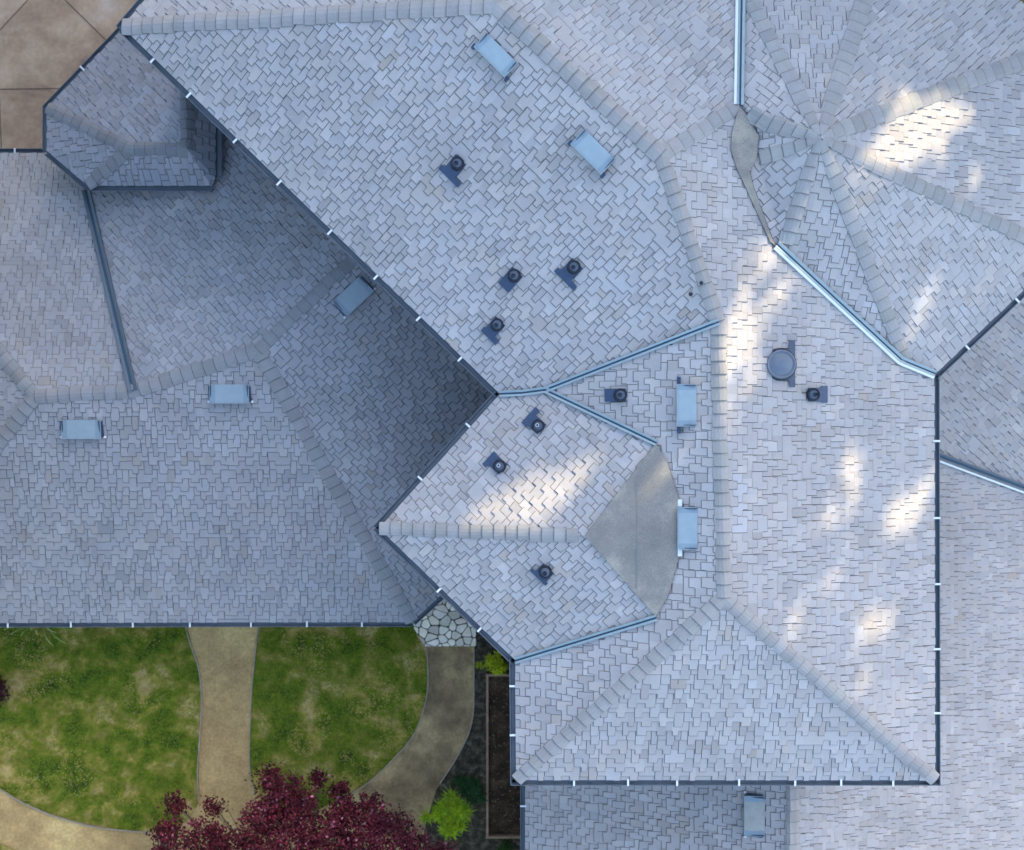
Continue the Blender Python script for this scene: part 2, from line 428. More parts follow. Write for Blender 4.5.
def pipe_vent(key, parent, collar, down, plate, pr=.042, cr=.1, hh=.17, steel=False, ring=False):
    """roof pipe with a lead flashing; plate = outline in metres, (along the eave, downslope) from the pipe"""
    p = W0(*collar, 6.0); z = roofz(key, p.x, p.y); p = W0(*collar, z); z = roofz(key, p.x, p.y)
    dn = Vector((down[0], -down[1], 0)).normalized(); al = Vector((-dn.y, dn.x, 0))
    e = .05; gz = (roofz(key, p.x+dn.x*e, p.y+dn.y*e, z-.02)-z)/e
    ez = empty('pipe_vent', (p.x, p.y, z), parent)
    def Q(a, d, h=0): return Vector((p.x, p.y, z))+al*a+dn*d+Vector((0, 0, gz*d+h))
    mb = MB(); mb.prism([Q(a, d, .05) for a, d in plate][::1], (0, 0, .012)); mb.build('flashing', M_VENT, ez)
    cb = MB(); cb.lathe(Q(0, 0, .02), [(cr*1.3, 0), (cr*1.28, .1), (cr*1.12, .135), (cr*.95, .13), (cr*.9, .1)], 24, 0)
    cb.build('collar', M_PIPE, ez)
    bb = MB(); bb.lathe(Q(0, 0, .02), [(cr*.97, .11), (pr*1.25, .15)], 24, 0); bb.build('boot', M_STEEL if False else M_PIPEB, ez)
    if steel: pr = .036
    pb = MB(); c0 = Q(.0, .025, 0); pb.lathe(c0, [(pr, 0), (pr, hh+.05), (pr*.72, hh+.05), (pr*.70, hh)], 20, 0)
    pb.lathe(c0+Vector((0, 0, hh-.03)), [(pr*.72, 0), (pr*.72, .001)], 20, 1)
    pb.build('pipe', [M_STEEL if steel else M_PIPE, M_PIPEIN], ez)
    return ez

def flat_vent(key, parent, c, half, down, flange='dark', rise=.1, dusty=False, legs=None, label=None):
    """low slant-back vent: a raised sheet-metal lid, side walls, and a bracket at each lower corner. half=(along, down) in px"""
    p = W0(*c, 6.0); z = roofz(key, p.x, p.y); p = W0(*c, z+.1); z = roofz(key, p.x, p.y)
    k = (H-z)/F; a, dd = half[0]*k, half[1]*k
    dn = Vector((down[0], -down[1], 0)).normalized(); al = Vector((-dn.y, dn.x, 0))
    e = .1; gz = (roofz(key, p.x+dn.x*e, p.y+dn.y*e, z-.03)-roofz(key, p.x-dn.x*e, p.y-dn.y*e, z+.03))/(2*e)
    ez = empty('roof_vent', (p.x, p.y, z), parent)
    def Q(u, d, h): return Vector((p.x, p.y, z))+al*u+dn*d+Vector((0, 0, gz*d+h))
    mb = MB()
    lidz = lambda d: .07+(rise)*(d+dd)/(2*dd)
    t = .014
    xs = [-a, -a*.72, a*.72, a]
    for i in range(3):                                   # three bands of the lid
        mb.add([Q(xs[i], -dd, lidz(-dd)), Q(xs[i+1], -dd, lidz(-dd)), Q(xs[i+1], dd, lidz(dd)), Q(xs[i], dd, lidz(dd))], [(0, 3, 2, 1)], 2 if (dusty and i == 1) else (0 if i == 1 else 1))
    q = [Q(-a, -dd, lidz(-dd)), Q(a, -dd, lidz(-dd)), Q(a, dd, lidz(dd)), Q(-a, dd, lidz(dd))]
    r = [v-Vector((0, 0, .03)) for v in q]
    for i in range(4): mb.add([q[i], q[(i+1) % 4], r[(i+1) % 4], r[i]], [(0, 1, 2, 3)])
    mb.add(r, [(0, 1, 2, 3)])
    for u_ in (-a, a-.014): mb.box(Q(u_, -dd, lidz(-dd)+.001), al*.014, Q(0, dd, lidz(dd))-Q(0, -dd, lidz(-dd)), (0, 0, .012), 0)
    mb.box(Q(-a, dd-.014, lidz(dd)), al*2*a, dn*.014, (0, 0, .012), 0)
    mb.build('cover', [M_COVER, M_COVERIN, M_RUST], ez)
    for s in (-1, 1):
        sb = MB(); sb.box(Q(s*a*.94-.006, -dd*.9, .03), al*.012, dn*(1.75*dd)+Vector((0, 0, gz*1.75*dd)), (0, 0, .06+rise*.45))
        sb.build('side_wall', M_VENT, ez)
    for s in (-1, 1):
        b = MB()
        if legs == 'long': b.box(Q(s*a*1.02-(.13 if s < 0 else 0), dd*.55, .045), al*.13, (dn*.06+Vector((0, 0, gz*.06))), (0, 0, .05)); b.build('bracket', M_VENT, ez)
        elif legs == 'white': b.box(Q(s*a*1.02-(.13 if s < 0 else 0), dd*.5, .045), al*.13, (dn*.075+Vector((0, 0, gz*.07))), (0, 0, .05)); b.build('bracket', M_WHITE, ez)
        elif legs == 'dot':
            b.lathe(Q(s*(a+.05), dd*.8, .04), [(.032, 0), (.032, .02), (.02, .035), (.0, .04)], 10); b.build('bracket', M_WHITE, ez)
            f = MB(); f.box(Q(s*a+(0 if s > 0 else -.035), -dd*.8, .04), al*.035, dn*1.6*dd+Vector((0, 0, gz*1.6*dd)), (0, 0, .03)); f.build('side_flange', M_VENT, ez)
        else:
            b.box(Q(s*a-(.06 if s < 0 else 0), dd*.6, .045), al*.06, (dn*.09+Vector((0, 0, gz*.09))), (0, 0, .05)); b.build('bracket', M_VENT, ez)
    return ez

# ================================================================== MAIN HOUSE
LIFT = 2.2
house = empty('hipped_house', W(700, 450, 0))
tag(house, 'large house with many grey shingled hip slopes, highest of the roofs, filling the centre', 'house')
Rz = lambda x: 5+(934.5-x)*.008
A0, A1, A2, A3, A4 = (122, 27, E), (496, 4, 7.28), (661, 155, 7.25), (718, 322, 6.7), (724, 598, 6.68)
V1, V2, C0, CR = (545, 390, 5.3), (500, 394, E), (379, 528, E), (585, 536, 6.18)
S1, S2, S3 = (656, 443, 6.16), (656, 617, 6.1), (685, 530, 6.34)
Sa, Sb, Sc, Sd = (667, 462, 6.2), (677, 492, 6.28), (678, 562, 6.28), (668, 596, 6.2)
K0, K1, K2, K3 = (515, 660, E), (516, 780, E), (935, 780, E), (934, 375, E)
J0, J1, J2 = (739, 106, 6.57), (776, 245, 6.26), (900, 360, 5.27)
AP = (820, 138, 7.15)
LL = [(732, 134), (731, 149), (736, 166), (744, 183), (770, 241)]
LR = [(745, 112, 6.56), (759, 136, 6.48), (757, 158, 6.46), (750, 172, 6.47), (754, 188, 6.44), (774, 243, 6.28)]
HB = (766, 123, 6.68)
h1e, h2e, h3e, h4e = (741, -18, 5.92), (905, -124, E), (1061, 46, E), (1061, 255, E)
Nt, Tt, TFt = (250, -124, E), (496, -124, 6.56), (741, -124, 5.15)
hs = 'house'
slope(hs, house, [A0, V2, V1, A3, A2, A1], (-.7046, .7096), 1)
slope(hs, house, [A0, A1, Tt, Nt], (-.76, -.65), 2)
slope(hs, house, [A1, A2, J0, h1e, TFt, Tt], (.70, -.714), 3)
slope(hs, house, [A2, A3, A4, K2, K3, J2, J1]+[(x, y, Rz(x)) for x, y in LL[::-1]]+[J0], (1, 0), 4)
slope(hs, house, [A3, V1, S1, Sa, Sb, S3, Sc, Sd, S2, K0, K1, A4], (-1, 0), 5)
slope(hs, house, [A4, K1, K2], (0, 1), 6)
slope(hs, house, [V2, C0, CR, S1, V1], (-.742, -.67), 7)
slope(hs, house, [C0, K0, S2, CR], (-.6966, .7177), 8)
slope(hs, house, [AP, h1e, TFt, h2e], (0, -1), 9)
slope(hs, house, [AP, h2e, h3e], (.74, -.68), 10)
slope(hs, house, [AP, h3e, h4e], (1, 0), 11)
slope(hs, house, [AP, h4e, K3, (905, 362, 5.24)], (.687, .727), 12)
slope(hs, house, [AP, (905, 362, 5.24), J2, J1, (785, 245, 6.25)], (-.12, .99), 13)
slope(hs, house, [AP, (785, 245, 6.25), (776, 245, 6.26), LR[5], LR[4], LR[3], LR[2]], (-.75, .66), 14)
slope(hs, house, [AP, LR[2], LR[1], LR[0], HB], (-1, .05), 15)
slope(hs, house, [AP, HB, LR[0], J0, h1e], (-.74, -.67), 16)
# saddles (felt crickets)
def saddle(parent, pts, seams=()):  # flat felt between two slopes
    P = [W(x, y, z+.07) for x, y, z in pts]; mb = MB()
    for t in tessellate_polygon([[Vector((p.x, p.y, 0)) for p in P]]):
        a, b, c = (P[i] for i in t)
        if (b.x-a.x)*(c.y-a.y)-(b.y-a.y)*(c.x-a.x) < 0: b, c = c, b
        mb.add([a, b, c], [(0, 1, 2)]); TRI.setdefault('saddle', []).append((a, b, c, plane3(a, b, c)))
    n = len(P); dz = Vector((0, 0, .05))
    mb.add(P+[p-dz for p in P], [(i, (i+1) % n, n+(i+1) % n, n+i) for i in range(n)])
    o = mb.build('saddle_felt', M_SADDLE, parent)
    for a, b in seams:
        a, b = W(*a), W(*b); m = MB(); row = None
        for k in range(13):
            p = a.lerp(b, k/12); z = roofz('saddle', p.x, p.y, p.z); q = [Vector((p.x-.012, p.y, z+.001)), Vector((p.x-.008, p.y, z+.008)), Vector((p.x+.012, p.y, z+.008)), Vector((p.x+.014, p.y, z+.001))]
            if row:
                for j in range(3): m.add([row[j], row[j+1], q[j+1], q[j]], [(0, 1, 2, 3)])
            row = q
        m.build('lap_seam', M_SEAM, o)
    return o
saddle(house, [CR, S2, Sd, Sc, S3, Sb, Sa, S1], [((636, 466, 6.17), (636, 588, 6.16))])
saddle(house, [(x, y, Rz(x)) for x, y in [(739, 106)]+LL]+[(776, 246, 6.26)]+LR[::-1])
# ridge caps (first point = low end)
for i, ln in enumerate([[A0, A1], [A3, A2], [A2, A1], [A4, A3], [J0, A2], [K1, A4], [K2, A4], [C0, (578, 535.5, 6.14)], [Tt, A1],
                        [h1e, AP], [h2e, AP], [h3e, AP], [h4e, AP], [(905, 362, 5.24), AP], [(785, 245, 6.25), AP],
                        [(759, 159, 6.48), AP], [(748, 113, 6.57), HB, AP]]):
    if i >= 9:                                   # hips stop short of the peak, one cap closes it
        q = ln[-2]; ln = ln[:-1]+[tuple(q[j]+(AP[j]-q[j])*(1-3/math.hypot(AP[0]-q[0], AP[1]-q[1])) for j in range(3))]
    caps(hs, house, ln, .165 if i in (0, 2, 10, 11) else .135, seed=40+i, taper=.9 if i >= 9 else 0)
# valleys
valley(hs, house, [V1, A3]); valley(hs, house, [V2, (522, 393, 5.15), V1]); valley(hs, house, [V1, S1]); valley(hs, house, [K0, S2])
valley(hs, house, [h1e, J0], w=.07, groove=.018, white=-1, lift=.09)
valley(hs, house, [J1, J2, (934, 374, 5.02)], w=.065, groove=.015, white=-1, lift=.085)
# gutters
gutter(house, A0, V2, [(155, 58), (191, 93), (238, 138), (281, 181), (333, 229), (379, 274), (421, 316), (463, 356)], .0, -.02, -1)
gutter(house, V2, C0, [(471, 428), (421, 479)], -.02, .05, -1)
gutter(house, C0, K0, [(439, 590), (479, 630)], .05, .02, -1)
gutter(house, K0, K1, [(514, 686), (515, 735)], .02, .1, -1)
gutter(house, K1, K2, [(574, 780), (628, 780), (677, 780), (739, 780), (795, 780), (841, 780), (893, 780)], .1, .1, -1)
gutter(house, K2, K3, [(934, 713), (934, 649), (934, 584), (934, 518), (934, 441)], .1, .0, -1)
gutter(house, K3, h4e, [(965, 345), (1013, 296)], .0, .05, -1)
gutter(house, h4e, h3e, [], .05, .05, -1)
gutter(house, Nt, A0, [], .0, .06, -1)
shell(house, [(122, 27), (500, 394), (379, 528), (515, 660), (516, 780), (935, 780), (934, 375), (1061, 255), (1061, 46), (905, -124), (250, -124)], E, .45)
# pipe vents
M_D, C1_D, C2_D = (-.7046, .7096), (-.742, -.67), (-.6966, .7177)
def T(w0, w1, bar=.1, neck=.11, length=.3, up=.1):
    """flashing outline: neck plate with an apron bar reaching w0 / w1 metres to either side at its lower end"""
    return [(-neck, -up), (neck, -up), (neck, length-bar), (w1, length-bar), (w1, length), (-w0, length), (-w0, length-bar), (-neck, length-bar)]
pipe_vent(hs, house, (457, 162.5), M_D, T(.22, .3, .1, .14, .3))
pipe_vent(hs, house, (514, 275.5), M_D, T(.14, .14, .1, .14, .3))
pipe_vent(hs, house, (574, 266.5), M_D, T(.22, .3, .1, .14, .3))
pipe_vent(hs, house, (497, 325), M_D, T(.16, .25, .11, .13, .3))
pipe_vent(hs, house, (620.5, 395), (-1, 0), T(.125, .125, .1, .125, .29))
pipe_vent(hs, house, (538, 426), C1_D, T(.25, .17, .12, .13, .29), steel=True, ring=True)
pipe_vent(hs, house, (499.5, 466), C1_D, T(.14, .2, .1, .13, .28), steel=True, ring=True)
pipe_vent(hs, house, (545, 571), C2_D, T(.22, .2, .07, .14, .2), steel=False)
pipe_vent(hs, house, (809, 395), (1, 0), T(.15, .17, .14, .13, .32))
for sx, sy in ((700.5, 283.5), (691, 294)):
    p = W0(sx, sy, 8.0); z = roofz(hs, p.x, p.y); p = W0(sx, sy, z); z = roofz(hs, p.x, p.y)
    mb = MB(); mb.lathe((p.x, p.y, z-.02), [(.03, 0), (.03, .08), (.036, .082), (.034, .1), (.0, .105)], 12); mb.build('pipe_stub', M_PIPE, house)
# mushroom vent
def mushroom():
    p = W(782, 364, Rz(782)+.2); z = roofz(hs, p.x, p.y); ez = empty('mushroom_vent', (p.x, p.y, z), house)
    gz = -.4; Q = lambda a, d, h: Vector((p.x+d, p.y+a, z+gz*d+h))
    mb = MB(); mb.prism([Q(-.42, .2, .05), Q(-.42, .31, .05), Q(.46, .31, .05), Q(.46, .2, .05), Q(.3, .18, .05), Q(.27, -.1, .05), Q(-.27, -.1, .05), Q(-.3, .18, .05)][::-1], (0, 0, .014)); mb.build('flashing', M_VENT, ez)
    mb = MB(); mb.lathe(Q(0, 0, 0), [(.3, 0), (.31, .05), (.25, .12)], 28); mb.build('stack_shadow_ring', M_PIPE, ez)  # stack flared into a dark ring that paints the shadow round the cap
    mb = MB(); mb.lathe(Q(0, 0, .12), [(.27, -.03), (.275, .02), (.262, .035), (.24, .036), (.225, .012), (.205, .03), (.1, .062), (.0, .066)], 36)
    mb.build('cap', mat('vent_cap', (.1, .115, .14), .5, 0, noise=((7, .15, 3),), spec=.5), ez, smooth=True)
mushroom()
# low sheet-metal vents
flat_vent(hs, house, (495.5, 52), (21.5, 9.2), M_D)
flat_vent(hs, house, (594, 148), (21.5, 10), M_D)
flat_vent(hs, house, (688.5, 405), (21, 9.7), (-1, 0), legs='long')
flat_vent(hs, house, (689.5, 529.5), (21, 9.7), (-1, 0), legs='white')

# ================================================================== LOWER WING, LEFT
LIFT = 0.0
wing = empty('house_wing', W(150, 400, 0))
tag(wing, 'lower shingled wing in blue shade whose gutter runs above the lawn', 'house')
P1, P15, P2, PR = (35, 396, 4.2), (134, 391, 4.2), (258, 350, 4.5), (375, 238, 4.5)
ZB = 2.5
def B3z(x, y): return 4.5-((x-258)*.693+(y-350)*.721)*.0066
def B2z(x, y): return 4.5-((258-x)*.69+(350-y)*.722)*.0066
wg = 'wing'; WT = (.80, .845, .90)           # darker, bluer tint puts this wing's shade into its shingles
VL = (87, 190, 2.85)
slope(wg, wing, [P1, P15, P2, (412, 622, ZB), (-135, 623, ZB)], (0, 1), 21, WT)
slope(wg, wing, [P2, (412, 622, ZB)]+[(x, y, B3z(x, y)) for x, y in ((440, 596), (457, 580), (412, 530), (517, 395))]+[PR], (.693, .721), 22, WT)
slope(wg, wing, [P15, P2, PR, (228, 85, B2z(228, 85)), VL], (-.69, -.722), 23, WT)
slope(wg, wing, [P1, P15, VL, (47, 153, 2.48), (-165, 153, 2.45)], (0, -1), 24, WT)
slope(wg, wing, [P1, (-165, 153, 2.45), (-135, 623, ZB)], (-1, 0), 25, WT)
for i, ln in enumerate([[P1, P15, P2], [(412, 622, ZB), P2], [P2, PR], [(-165, 153, 2.45), P1], [(-135, 623, ZB), P1]]):
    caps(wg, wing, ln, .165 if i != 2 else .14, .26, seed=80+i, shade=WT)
valley(wg, wing, [VL, P15], w=.1, groove=.03, mats=(M_VALDARK, M_GROOVE))
# raised bay on the wing
by = 'bay'; ZD = 3.75; BT = (.70, .77, .88)  # bay tint darkened and blued, its shade put into the shingle colour
D5, D6, D7 = (130, 149, 4.30), (187, 149, 4.55), (187, 90, 4.30)
d0, d1, d2, d3, d4 = (122, 30, ZD), (47, 108, ZD), (47, 151, ZD-.1), (88, 186, ZD-.05), (212, 186, ZD)
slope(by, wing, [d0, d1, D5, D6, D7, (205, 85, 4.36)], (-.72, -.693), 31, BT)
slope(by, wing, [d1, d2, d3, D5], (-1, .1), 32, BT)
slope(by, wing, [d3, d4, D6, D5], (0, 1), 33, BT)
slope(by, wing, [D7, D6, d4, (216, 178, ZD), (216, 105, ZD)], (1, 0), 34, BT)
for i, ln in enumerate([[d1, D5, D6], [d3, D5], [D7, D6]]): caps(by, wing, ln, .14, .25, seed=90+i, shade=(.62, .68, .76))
gutter(wing, d1, d0, [(84, 70)], .05, .0, 1)
gutter(wing, d2, d1, [], .0, .05, 1)
gutter(wing, d3, d2, [], .0, .0, 1)
gutter(wing, d4, d3, [], .0, .0, 1)
gutter(wing, (217, 120, ZD), (217, 176, ZD), [], .0, .0, 1)
bmb = MB()
bl = [(55, 114), (55, 148), (92, 181), (207, 181), (211, 174), (211, 106), (150, 62), (124, 40)]
for i in range(len(bl)):
    a, b = W(*bl[i], ZD), W(*bl[(i+1) % len(bl)], ZD)
    bmb.add([(a.x, a.y, 0), (b.x, b.y, 0), (b.x, b.y, ZD-.06), (a.x, a.y, ZD-.06)], [(0, 1, 2, 3)])
bmb.build('wall', M_WALL, wing)
gutter(wing, (-135, 623, ZB), (412, 622, ZB), [(8, 623), (71, 623), (133, 623), (190, 623), (251, 623), (307, 623), (362, 623)], .05, .0, -1)
gutter(wing, (412, 622, ZB), (440, 596, ZB), [], .0, .02, -1)
gutter(wing, (-165, 153, 2.45), (47, 153, 2.45), [(15, 152)], .05, .0, 1)
shell(wing, [(-135, 623), (412, 622), (440, 596), (520, 530), (520, 330), (240, 85), (140, 52), (56, 118), (56, 153), (-165, 153)], 2.42, .35)
flat_vent(wg, wing, (354, 297), (18.5, 10.2), (.693, .721), legs='dot')
flat_vent(wg, wing, (229.5, 394), (19.5, 9.5), (0, 1), legs='dot')
flat_vent(wg, wing, (81.5, 429.5), (19.5, 9.5), (0, 1), legs='dot')

# ================================================================== LOWER WING, RIGHT
rw = empty('house_wing', W(900, 800, 0))
tag(rw, 'pale shingled lower wing below the long eave at the right and bottom edge', 'house')
gk = 'rightwing'; Gz = lambda x: 4.55-abs(x-790)*.0073
Hz = lambda x, y: 3.49-(x-935)*.0056-(y-455)*.0047
slope(gk, rw, [(790, 755, 4.55), (905, 755, Gz(905)), (905, 444, Gz(905)), (1120, 524, Gz(1120)), (1120, 1000, Gz(1120)), (790, 1000, 4.55)], (1, 0), 51)
slope(gk, rw, [(790, 755, 4.55), (790, 1000, 4.55), (525, 1000, Gz(525)), (525, 755, Gz(525))], (-1, 0), 52)
slope(gk, rw, [(905, 444, Gz(905)), (1120, 524, Gz(1120)), (1120, 230, Hz(1120, 230)), (1030, 230, Hz(1030, 230)), (905, 345, Hz(905, 345))], (.77, .64), 53)
caps(gk, rw, [(793, 1000, 4.55), (793, 755, 4.55)], .15, .25, seed=99)
valley(gk, rw, [(905, 444, Gz(905)), (1120, 524, Gz(1120))], w=.085, groove=.03, mats=(M_VALDARK, M_GROOVE), white=-1, lift=.08)
gutter(rw, (525, 755, Gz(525)), (525, 1000, Gz(525)), [(525, 806), (525, 866)], .0, .0, -1)
shell(rw, [(525, 1000), (525, 750), (900, 750), (900, 350), (1040, 230), (1120, 232), (1120, 1000)], 2.1, .3)
flat_vent(gk, rw, (753, 814), (20, 10), (-1, 0), legs='dot', dusty=True)

# ================================================================== GROUND
def sheet(name, pts, z, m, kind='structure', thick=0.0, parent=None, zfun=None):
    P = [W(x, y, z) for x, y in pts]; mb = MB()
    if thick: mb.prism([p-Vector((0, 0, thick)) for p in P][::-1] if False else [p-Vector((0, 0, thick)) for p in P], (0, 0, thick))
    else: mb.add(P, [tuple(range(len(P)))])
    o = mb.build(name, m, parent)
    if kind: o['kind'] = kind
    return o
g = MB(); g.add([(-250, -250, 0), (250, -250, 0), (250, 250, 0), (-250, 250, 0)], [(0, 1, 2, 3)]); tag(g.build('ground', M_GROUND), kind='structure')
sheet('path', [(-140, 600), (480, 590), (478, 640), (474, 715), (469, 735), (456, 760), (436, 790), (424, 830), (415, 960), (-140, 960)], .008, M_PATH)
def smooth_poly(pts, it=2):
    for _ in range(it):
        q = []
        for i in range(len(pts)):
            a, b = pts[i], pts[(i+1) % len(pts)]
            q += [(a[0]*.75+b[0]*.25, a[1]*.75+b[1]*.25), (a[0]*.25+b[0]*.75, a[1]*.25+b[1]*.75)]
        pts = q
    return pts
lawnA = smooth_poly([(-120, 590), (182, 600), (188, 635), (199, 668), (202, 700), (200, 740), (198, 770), (200, 800), (190, 820), (168, 831), (140, 832), (100, 827), (60, 817), (25, 803), (0, 788), (-120, 735)])
lawnB = smooth_poly([(262, 590), (258, 640), (252, 690), (250, 735), (250, 770), (254, 792), (268, 810), (300, 818), (340, 800), (370, 781), (395, 757), (412, 737), (423, 712), (428, 684), (427, 655), (412, 628), (420, 590)])
lawnC = smooth_poly([(-120, 790), (0, 843), (40, 862), (110, 875), (180, 880), (180, 980), (-120, 980)])
def inside(x, y, poly):
    r = False; n = len(poly); j = n-1
    for i in range(n):
        xi, yi = poly[i]; xj, yj = poly[j]
        if (yi > y) != (yj > y) and x < (xj-xi)*(y-yi)/(yj-yi)+xi: r = not r
        j = i
    return r
for i, poly in enumerate((lawnA, lawnB, lawnC)):
    sheet('lawn', poly, .03, M_GRASS, 'structure', .03)
# grass blades, one mass
gv, gf, gt = [], [], []
rg = random.Random(5)
for poly, num in ((lawnA, 26000), (lawnB, 22000), (lawnC, 4000)):
    xs = [p[0] for p in poly]; ys = [p[1] for p in poly]; k = 0
    patches = [(rg.uniform(min(xs), max(xs)), rg.uniform(min(ys), max(ys)), rg.uniform(6, 26), rg.random()) for _ in range(60)]
    while k < num:
        x, y = rg.uniform(min(xs), max(xs)), rg.uniform(min(ys), max(ys))
        if not inside(x, y, poly): k += .3; continue
        dry = .25
        for (a, b, r, q) in patches:
            d = math.hypot(x-a, y-b)
            if d < r: dry = .3*dry+.7*q
        k += 1
        if dry > .5 and rg.random() < .55: continue
        p = W(x, y, .028); an = rg.uniform(0, 6.283); l = rg.uniform(.03, .085); w = rg.uniform(.006, .012)
        d = Vector((math.cos(an), math.sin(an), 0)); s = Vector((-d.y, d.x, 0))*w
        n = len(gv); gv += [p-s, p+s, p+d*l+Vector((0, 0, rg.uniform(.015, .05)))]
        gf.append((n, n+1, n+2)); v = rg.uniform(.7, 1.3)
        if dry > .45: gt.append((.32*v, .25*v, .06*v))
        else: gt.append((.13*v, .175*v*rg.uniform(.85, 1.1), .006*v))
tag(obj('grass', gv, gf, M_BLADE, None, gt), kind='stuff')
# metal lawn edging strips
def edging(pts, label, w=.015):
    mb = MB(); P = [W(x, y, .0) for x, y in pts]
    for a, b in zip(P, P[1:]):
        d = (b-a).normalized(); n = Vector((-d.y, d.x, 0))*w
        mb.box(a-n-d*.004, 2*n, b-a+d*.008, (0, 0, .06))
    tag(mb.build('lawn_edging', M_EDGING), label, 'edging', 'edging strips along the garden paths')
def curve(pts, n=4):
    out = []
    P = [pts[0]]+pts+[pts[-1]]
    for i in range(1, len(P)-2):
        for k in range(n):
            t = k/n; a, b, c, d = (np.array(P[i+j]) for j in (-1, 0, 1, 2))
            out.append(tuple(.5*((2*b)+(-a+c)*t+(2*a-5*b+4*c-d)*t*t+(-a+3*b-3*c+d)*t**3)))
    return out+[pts[-1]]
edging(curve([(183, 612), (189, 638), (199, 668), (202, 700), (200, 740), (198, 770), (199, 800)]), 'pale thin edging on the left side of the straight dirt path')
edging(curve([(261, 612), (257, 640), (252, 690), (250, 735), (250, 770), (255, 794)]), 'pale thin edging between the straight path and the middle lawn')
edging(curve([(427, 646), (428, 684), (423, 712), (412, 737), (395, 757), (370, 781), (345, 797)]), 'thin grey edging curving round the right side of the middle lawn')
edging(curve([(474, 646), (474, 690), (473, 716), (467, 737), (455, 760), (440, 783)]), 'pale edging strip between curved path and dark gravel')
edging(curve([(0, 788), (25, 803), (60, 817), (100, 827), (150, 832)]), 'thin edging under the left lawn beside the pale bottom path')
sheet('path', smooth_poly([(425, 640), (475, 640), (474, 700), (470, 733), (456, 760), (436, 790), (424, 830), (414, 850), (385, 835), (352, 815), (345, 797), (370, 781), (395, 757), (412, 737), (423, 712), (428, 684), (427, 655)], 1), .012, M_PATH_SHADE)  # curved path, the house's shade painted in as darker dirt
# gravel and bed
sheet('gravel', [(474, 600), (474, 715), (469, 735), (456, 760), (436, 790), (424, 830), (415, 960), (560, 960), (560, 600)], .016, M_GRAVEL)
bed = empty('planting_bed', W(506, 750, 0)); tag(bed, 'timber framed planting bed of bare dark soil beside the house wall', 'planting bed')
def bar(parent, name, a, b, w, h, m):
    a, b = W(*a, 0), W(*b, 0); d = (b-a); n = Vector((-d.y, d.x, 0)).normalized()*w/2
    mb = MB(); mb.box(a-n, 2*n, d, (0, 0, h)); return mb.build(name, m, parent)
bar(bed, 'board', (487.5, 673), (487.5, 835), .06, .22, M_TIMBER)
bar(bed, 'board', (486, 673.5), (540, 673.5), .06, .215, M_TIMBER)
bar(bed, 'board', (486, 834.5), (540, 834.5), .06, .215, M_TIMBER)
nx, ny = 22, 60; sv = []; sf = []
for j in range(ny+1):
    for i in range(nx+1):
        p = W(488.5+i*51/nx, 674.5+j*159/ny, .1); p.z += rg.gauss(0, .018); sv.append(p)
for j in range(ny):
    for i in range(nx): q = j*(nx+1)+i; sf.append((q, q+1, q+nx+2, q+nx+1))
obj('soil', sv, sf, M_SOIL, bed, smooth=True)
# leaf litter on soil
lv, lf, lt = [], [], []
for _ in range(420):
    x, y = rg.uniform(489, 520), rg.uniform(676, 832); p = W(x, y, .13); r = rg.uniform(.012, .035); a = rg.uniform(0, 6.28)
    n = len(lv); u = Vector((math.cos(a), math.sin(a), rg.uniform(-.3, .3)))*r; v = Vector((-math.sin(a), math.cos(a), rg.uniform(-.3, .3)))*r*.6
    lv += [p-u, p-v, p+u, p+v]; lf.append((n, n+1, n+2, n+3)); c = rg.choice([(.12, .06, .03), (.2, .13, .07), (.06, .07, .03), (.09, .03, .03)]); lt.append(tuple(q*rg.uniform(.6, 1.3) for q in c))
o = obj('leaf_litter', lv, lf, M_BLADE, bed, lt); o['kind'] = 'stuff'
# flagstone patio: irregular stones
fp = [(400, 632), (440, 585), (492, 640), (475.5, 646), (425, 646)]
fp = [(404, 620), (440, 580), (500, 628), (475.5, 646), (425, 646), (413, 630)]
fp = [(408, 618), (445, 575), (476, 605), (476, 646), (425, 646)]
FP = [W(x, y, 0) for x, y in fp]
seeds = []
tries = 0
while len(seeds) < 95 and tries < 9000:
    tries += 1
    x, y = rg.uniform(400, 480), rg.uniform(575, 650)
    dmin = rg.uniform(4, 9.5)
    if all(math.hypot(x-a, y-b) > dmin for a, b in seeds): seeds.append((x, y))
SW = [W(x, y, 0) for x, y in seeds]
def halfclip(poly, p, n):
    out = []
    for i in range(len(poly)):
        a, b = poly[i], poly[(i+1) % len(poly)]; da, db = (a-p).dot(n), (b-p).dot(n)
        if da <= 0: out.append(a)
        if da*db < 0: out.append(a.lerp(b, da/(da-db)))
    return out
mb = MB()
for i, c in enumerate(SW):
    poly = list(FP)
    for j, d in enumerate(SW):
        if i != j and poly:
            n = (d-c).normalized(); poly = halfclip(poly, (c+d)/2-n*rg.uniform(.004, .013), n)
    if len(poly) < 3: continue
    ctr = sum(poly, Vector())/len(poly)
    q = []
    for k in range(len(poly)):                 # chamfer corners so stones look worn
        a, b = poly[k], poly[(k+1) % len(poly)]
        q += [a.lerp(b, .18), a.lerp(b, .82)]
    top = [ctr+(p-ctr)*.95+Vector((0, 0, .05)) for p in q]; bot = [p+Vector((0, 0, .02)) for p in q]
    n = len(q); v = rg.gauss(1, .16); t = (v*rg.gauss(1, .03), v, v*rg.gauss(1, .04))
    mb.add(top+bot, [tuple(range(n))]+[(k, n+k, n+(k+1) % n, (k+1) % n) for k in range(n)], 0, t)
mb.add([p+Vector((0, 0, .022)) for p in FP], [tuple(range(len(FP)))], 1)
tag(mb.build('flagstone_patio', [M_STONE, M_MORTAR], None, True), kind='structure')
